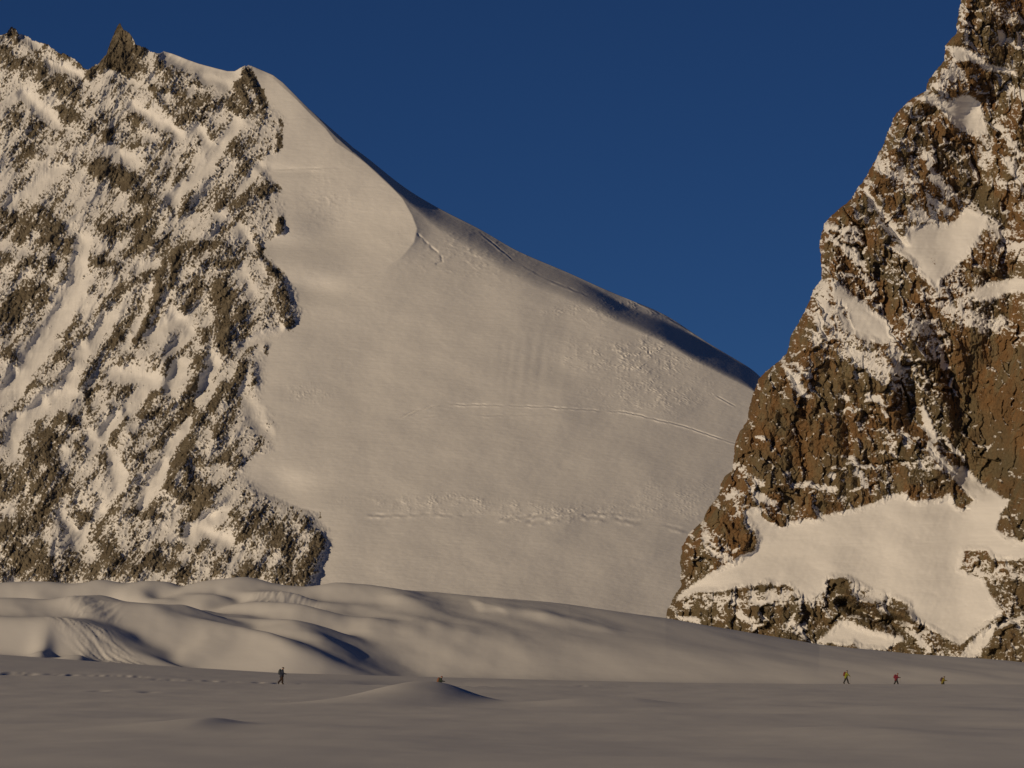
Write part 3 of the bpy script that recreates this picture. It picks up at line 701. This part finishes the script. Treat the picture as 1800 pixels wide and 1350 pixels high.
    for k in range(nb, 0, -1):
        t = k / nb
        cols.append((X[:, 0] + 60 * t ** 1.6 + .2 * t, Yy[:, 0] + 190 * t ** 1.2 + .5, Z[:, 0]))
    Xa = np.hstack([np.stack([c[0] for c in cols], 1), X]); Ya = np.hstack([np.stack([c[1] for c in cols], 1), Yy]); Za = np.hstack([np.stack([c[2] for c in cols], 1), Z])
    sa = np.hstack([np.repeat(snow_a[:, :1], nb, 1), snow_a])
    o = sheet('cliff', Xa, Ya, Za, MAT_CLIFF, {'snow': sa, 'olive': np.hstack([np.repeat(olive[:, :1], nb, 1), olive])})
    o['kind'] = 'structure'
    return o
cliff()

# ------------------------------------------------------------------ climbers
def plain_mat(name, col, rough=0.8, weave=0.0):
    m, nt, b = new_mat(name)
    tc = nt.nodes.new('ShaderNodeTexCoord').outputs['Object']
    n = noise(nt, tc, 6.0, 3, 0.6)
    k = ramp(nt, n, [(0.3, 0.8), (0.7, 1.15)])
    mx = nt.nodes.new('ShaderNodeMix'); mx.data_type = 'RGBA'; mx.blend_type = 'MULTIPLY'; mx.inputs['Factor'].default_value = 1.0
    mx.inputs['A'].default_value = (*col, 1); nt.links.new(k, mx.inputs['B'])
    nt.links.new(mx.outputs['Result'], b.inputs['Base Color'])
    b.inputs['Roughness'].default_value = rough
    nt.links.new(bumpn(nt, n, 0.01), b.inputs['Normal'])
    return m
CM = {k: plain_mat(k, c, r_) for k, c, r_ in (
    ('skin', (0.45, 0.27, 0.18), .6), ('eye_dark', (0.03, 0.02, 0.02), .3), ('lip', (0.35, 0.14, 0.11), .6), ('navy_cloth', (0.018, 0.025, 0.055), .8), ('slate_cloth', (0.04, 0.05, 0.065), .8),
    ('rust_brown_cloth', (0.03, 0.014, 0.009), .8), ('black_cloth', (0.02, 0.02, 0.02), .8), ('dark_green_cloth', (0.02, 0.035, 0.025), .8), ('tan_cloth', (0.22, 0.10, 0.055), .8), ('dark_red_cloth', (0.22, 0.025, 0.02), .8),
    ('lime_cloth', (0.24, 0.26, 0.02), .8), ('red_cloth', (0.16, 0.025, 0.015), .8), ('crimson_cloth', (0.17, 0.01, 0.03), .8), ('pink_cloth', (0.30, 0.10, 0.14), .8), ('brown_cloth', (0.08, 0.045, 0.015), .8),
    ('yellow_cloth', (0.20, 0.16, 0.02), .8), ('plum_cloth', (0.07, 0.03, 0.05), .8), ('boot_leather', (0.025, 0.02, 0.018), .6), ('pole_metal', (0.25, 0.25, 0.26), .35))}

def skin_mesh(name, nodes, edges, mat, parent=None, sub=1, kr=1.30):
    """Grow one continuous surface over a skeleton of joints: nodes = [(x, y, z, radius)]."""
    me = bpy.data.meshes.new(name)
    me.from_pydata([n[:3] for n in nodes], edges, [])
    o = bpy.data.objects.new(name, me); sc.collection.objects.link(o)
    md = o.modifiers.new('s', 'SKIN'); md.use_smooth_shade = True
    for sv, n in zip(me.skin_vertices[0].data, nodes):
        rr_ = n[3]; sv.radius = tuple(x * kr for x in (rr_ if isinstance(rr_, tuple) else (rr_, rr_)))
    me.skin_vertices[0].data[0].use_root = True
    s2 = o.modifiers.new('d', 'SUBSURF'); s2.levels = sub; s2.render_levels = sub
    dg = bpy.context.evaluated_depsgraph_get(); dg.update()
    nm = bpy.data.meshes.new_from_object(o.evaluated_get(dg))
    o.modifiers.clear(); o.data = nm; bpy.data.meshes.remove(me)
    nm.name = name; nm.materials.clear(); nm.materials.append(mat)
    nm.polygons.foreach_set('use_smooth', np.ones(len(nm.polygons), bool))
    if parent: o.parent = parent
    return o

def V3(*a): return Vector(a)

def limb(graph, start, pts):
    """Append a chain of (point, radius) to graph = (nodes, edges) from node index start."""
    nodes, edges = graph; prev = start; out = []
    for p, r_ in pts:
        nodes.append((p[0], p[1], p[2], r_))
        if prev is not None: edges.append((prev, len(nodes) - 1))
        prev = len(nodes) - 1; out.append(prev)
    return out

def hand(graph, wrist_i, wrist, d, side, fat=0.0, grip=0.9):
    """Palm, four unequal curled fingers and a thumb leaving the side of the palm."""
    d = d.normalized(); lat = V3(0, side, 0)
    lat = (lat - d * lat.dot(d)).normalized(); nrm = d.cross(lat).normalized()
    if nrm.x > 0: nrm = -nrm
    palm = wrist + d * 0.055
    pi_ = limb(graph, wrist_i, [(palm, 0.030 + fat)])[0]
    for k, (off, ln) in enumerate(((-0.030, 0.070), (-0.010, 0.080), (0.010, 0.074), (0.029, 0.058))):
        p0 = palm + d * 0.038 + nrm * off
        c = lat * -1.0
        p1 = p0 + (d * math.cos(grip * .5) + c * math.sin(grip * .5)) * ln * .42
        p2 = p1 + (d * math.cos(grip * 1.5) + c * math.sin(grip * 1.5)) * ln * .33
        p3 = p2 + (d * math.cos(grip * 2.3) + c * math.sin(grip * 2.3)) * ln * .25
        limb(graph, pi_, [(p0, 0.0095 + fat), (p1, 0.009 + fat), (p2, 0.0085 + fat), (p3, 0.007 + fat)])
    t0 = palm - nrm * 0.034 - d * 0.012
    limb(graph, pi_, [(t0, 0.011 + fat), (t0 - nrm * .012 - lat * .03 + d * .018, 0.010 + fat), (t0 - lat * .055 + d * .034, 0.008 + fat)])
    return palm

def person(u0, y0, feet_v, label, pose, colours, pack_label, pole_label):
    x, _, z = ray(u0, feet_v, y0)
    zg = ground_z(u0, y0)
    root = bpy.data.objects.new('person', None); sc.collection.objects.link(root)
    root.location = (x, y0, zg); root['label'] = label; root['category'] = 'person'; root['group'] = 'climbers walking in a line across the snow'
    J = pose
    hip, chest, neck, head = V3(*J['hip']), V3(*J['chest']), V3(*J['neck']), V3(*J['head'])
    def arms(fat, tip=False, gr=None):
        g = gr
        return g
    sides = (('r', -1), ('l', 1))
    def graph(part, f=0.0):
        nodes, edges = [], []; g = (nodes, edges)
        if part in ('body', 'jacket'):
            a = limb(g, None, [(hip, .135 + f), (hip.lerp(chest, .5), .130 + f), (chest, .145 + f), (neck, .07 + f * .6)])
            if part == 'jacket': limb(g, a[0], [(hip + V3(0, 0, -.09), .130 + f)])
            if part == 'body':
                up = (head - neck)
                h = limb(g, a[-1], [(neck.lerp(head, .45), .055), (head, .085), (head + V3(-.005, 0, .07), .078), (head + V3(-.005, 0, .115), .045)])
                limb(g, h[1], [(head + V3(.075, 0, -.045), .038)])
                limb(g, h[1], [(head + V3(.085, 0, .005), .018), (head + V3(.108, 0, -.008), .011)])
                for s_ in (-1, 1): limb(g, h[1], [(head + V3(-.005, .08 * s_, 0), .018), (head + V3(-.012, .094 * s_, .006), .012)])
            else:
                limb(g, a[-1], [(neck.lerp(head, .35), .068 + f * .3)])
            for s, sg in sides:
                sh, el, wr = V3(*J['sh_' + s]), V3(*J['el_' + s]), V3(*J['wr_' + s])
                c = limb(g, a[2], [(sh, .062 + f), (sh.lerp(el, .5), .052 + f), (el, .044 + f), (el.lerp(wr, .5), .038 + f), (wr, .028 + f)])
                if part == 'body': hand(g, c[-1], wr, wr - el, sg, 0.0)
        if part in ('body', 'trousers'):
            a0 = 0
            if part == 'trousers': a0 = limb(g, None, [(hip + V3(0, 0, .13), .11 + f), (hip + V3(0, 0, .06), .13 + f), (hip + V3(0, 0, -.02), .135 + f)])[2]
            for s, sg in sides:
                th, kn, an = V3(*J['th_' + s]), V3(*J['kn_' + s]), V3(*J['an_' + s])
                c = limb(g, a0, [(th, .098 + f), (th.lerp(kn, .5), .082 + f), (kn, .062 + f), (kn.lerp(an, .4), .060 + f), (an, .042 + f + (.02 if part == 'trousers' else 0))])
                if part == 'body': limb(g, c[-1], [(an + V3(.07, 0, -.05), .035), (an + V3(.15, 0, -.06), .025)])
        return nodes, edges
    n, e = graph('body'); skin_mesh('body', n, e, CM['skin'], root, 1, 1.10)
    n, e = graph('jacket', .022); skin_mesh('jacket', n, e, CM[colours['jacket']], root)
    n, e = graph('trousers', .018); skin_mesh('trousers', n, e, CM[colours['trousers']], root)
    for s, sg in sides:
        an = V3(*J['an_' + s]); f = V3(*J.get('toe_' + s, (1, 0, -.35))).normalized()
        heel = an + V3(-.035, 0, -.06)
        g = ([], []); c = limb(g, None, [(an + V3(0, 0, .06), .062), (an + V3(.005, 0, -.02), .060)])
        limb(g, c[-1], [(heel + V3(0, 0, .02), .045)]); limb(g, c[-1], [(an + f * .10, .050), (an + f * .19, .038)])
        skin_mesh('boot', g[0], g[1], CM['boot_leather'], root)
        wr, el = V3(*J['wr_' + s]), V3(*J['el_' + s]); d = (wr - el).normalized()
        g = ([], []); w = limb(g, None, [(wr - d * .05, .040), (wr, .034)])
        hand(g, w[-1], wr, d, sg, .004)
        skin_mesh('glove', g[0], g[1], CM['black_cloth' if colours.get('glove') is None else colours['glove']], root)
    # hat, eyes, mouth
    g = ([], []); limb(g, None, [(head + V3(-.020, 0, .005), .085), (head + V3(-.015, 0, .045), .096), (head + V3(-.012, 0, .085), .086), (head + V3(-.012, 0, .12), .05)])
    skin_mesh('hat', g[0], g[1], CM[colours['hat']], root)
    for s_ in (-1, 1):
        g = ([], []); limb(g, None, [(head + V3(.066, .03 * s_, .012), .011), (head + V3(.074, .03 * s_, .012), .010)])
        skin_mesh('eye', g[0], g[1], CM['eye_dark'], root)
    g = ([], []); limb(g, None, [(head + V3(.092, -.020, -.048), .007), (head + V3(.100, 0, -.048), .009), (head + V3(.092, .020, -.048), .007)])
    skin_mesh('mouth', g[0], g[1], CM['lip'], root)
    # backpack: its own thing
    pk = bpy.data.objects.new('backpack', None); sc.collection.objects.link(pk)
    ax = (chest - hip).normalized(); back = V3(-ax.z, 0, ax.x)
    pc = hip.lerp(chest, .62) + back * .235
    pk.location = root.location + pc - ax * .27
    pk['label'] = pack_label; pk['category'] = 'backpack'; pk['group'] = 'backpacks worn by the climbers'
    o0 = ax * .27
    g = ([], []); limb(g, None, [(o0 - ax * .25, (.12, .10)), (o0 - ax * .12, (.15, .125)), (o0 + ax * .10, (.16, .13)), (o0 + ax * .24, (.15, .12))])
    skin_mesh('bag', g[0], g[1], CM[colours['pack']], pk, 2)
    g = ([], []); limb(g, None, [(o0 + ax * .235 + V3(0, -.13, 0), .075), (o0 + ax * .25, .095), (o0 + ax * .235 + V3(0, .13, 0), .075)])
    skin_mesh('lid', g[0], g[1], CM[colours.get('lid', colours['pack'])], pk, 2)
    for s, sg in sides:
        sh = V3(*J['sh_' + s]); b0 = o0
        base = sh * .6 + neck * .4 - pc + o0
        g = ([], []); limb(g, None, [(b0 - back * .06 + ax * .16 + V3(0, .09 * sg, 0), .014), (base + V3(0, 0, .085), .016), (base - back * .14 - ax * .10, .016), (b0 - ax * .2 - back * .09 + V3(0, .17 * sg, 0), .013)])
        skin_mesh('strap', g[0], g[1], CM['black_cloth'], pk)
    # walking pole, held in the forward hand
    if pole_label:
        s = 'r'; wr, el = V3(*J['wr_r']), V3(*J['el_r']); d = (wr - el).normalized()
        hp = wr + d * .09 + V3(0, .012, 0)
        tipx = J.get('pole', .12)
        tip = V3(hp.x + tipx, hp.y, ground_z(u0 + (hp.x + tipx) * F / y0, y0) - zg - .02)
        po = bpy.data.objects.new('trekking_pole', None); sc.collection.objects.link(po)
        po.location = root.location + tip; po['label'] = pole_label; po['category'] = 'trekking pole'; po['group'] = 'poles held by the climbers'
        dd = (hp - tip); L = dd.length; dd.normalize()
        g = ([], []); limb(g, None, [(V3(0, 0, 0), .006), (dd * L * .5, .011), (dd * (L - .05), .011)])
        skin_mesh('shaft', g[0], g[1], CM['pole_metal'], po)
        g = ([], []); limb(g, None, [(dd * (L - .06), .017), (dd * (L + .03), .017), (dd * (L + .09), .020)])
        skin_mesh('grip', g[0], g[1], CM['black_cloth'], po)
        g = ([], []); limb(g, None, [(dd * .07, .045), (dd * .078, .045)])
        skin_mesh('basket', g[0], g[1], CM['black_cloth'], po)
    return root

# joint positions in metres, figure walking to +X; r = side nearest the camera
STEP = dict(hip=(0, 0, .93), chest=(.07, 0, 1.30), neck=(.11, 0, 1.47), head=(.16, 0, 1.60),
            sh_r=(.08, -.19, 1.40), el_r=(.16, -.25, 1.13), wr_r=(.36, -.22, 1.06), sh_l=(.08, .19, 1.40), el_l=(-.06, .25, 1.14), wr_l=(.10, .24, .98),
            th_r=(.02, -.10, .86), kn_r=(.10, -.11, .50), an_r=(.07, -.11, .10), th_l=(-.02, .10, .86), kn_l=(-.06, .10, .48), an_l=(-.36, .10, .17), toe_l=(.6, 0, -.8), toe_r=(1, 0, -.25), pole=.16)
STRIDE = dict(STEP, kn_r=(.20, -.11, .50), an_r=(.29, -.11, .10), kn_l=(-.10, .10, .48), an_l=(-.30, .10, .12), toe_l=(.9, 0, -.4), el_r=(.26, -.24, 1.16), wr_r=(.44, -.22, 1.02), pole=.06)
BENT = dict(STRIDE, chest=(.10, 0, 1.27), neck=(.17, 0, 1.43), head=(.23, 0, 1.55), sh_r=(.14, -.19, 1.36), sh_l=(.14, .19, 1.36), el_r=(.24, -.25, 1.12), wr_r=(.46, -.22, 1.10))

person(495, 580, 1201, 'climber in a navy jacket and brown trousers stepping right, leftmost of the line', STEP,
       dict(jacket='navy_cloth', trousers='rust_brown_cloth', hat='black_cloth', pack='slate_cloth'), 'slate grey backpack on the leftmost climber in navy', 'thin pole in the hand of the navy clad climber at the left')
person(773, 640, 1217, 'climber in dark green jacket and red hat, half hidden behind the snow mound', BENT,
       dict(jacket='dark_green_cloth', trousers='black_cloth', hat='dark_red_cloth', pack='tan_cloth'), 'tan backpack on the climber half hidden behind the snow mound', None)
person(1487, 733, 1201, 'climber in a lime yellow jacket, legs in wide stride, seen down to the boots', STRIDE,
       dict(jacket='lime_cloth', trousers='black_cloth', hat='black_cloth', pack='red_cloth', glove='lime_cloth'), 'red backpack on the striding climber in lime yellow', 'thin pole planted ahead of the striding lime yellow climber')
person(1575, 762, 1208, 'climber in a crimson jacket with legs partly hidden behind the snow edge', BENT,
       dict(jacket='crimson_cloth', trousers='black_cloth', hat='dark_red_cloth', pack='crimson_cloth', lid='pink_cloth', glove='brown_cloth'), 'crimson backpack with pinkish lid on the crimson clad climber', 'thin pole in the hand of the crimson clad climber')
person(1657, 762, 1213, 'climber in mustard yellow hidden to the waist by the snow edge, rightmost of the line', BENT,
       dict(jacket='yellow_cloth', trousers='black_cloth', hat='brown_cloth', pack='plum_cloth', glove='yellow_cloth'), 'dark plum backpack on the rightmost climber in mustard yellow', None)
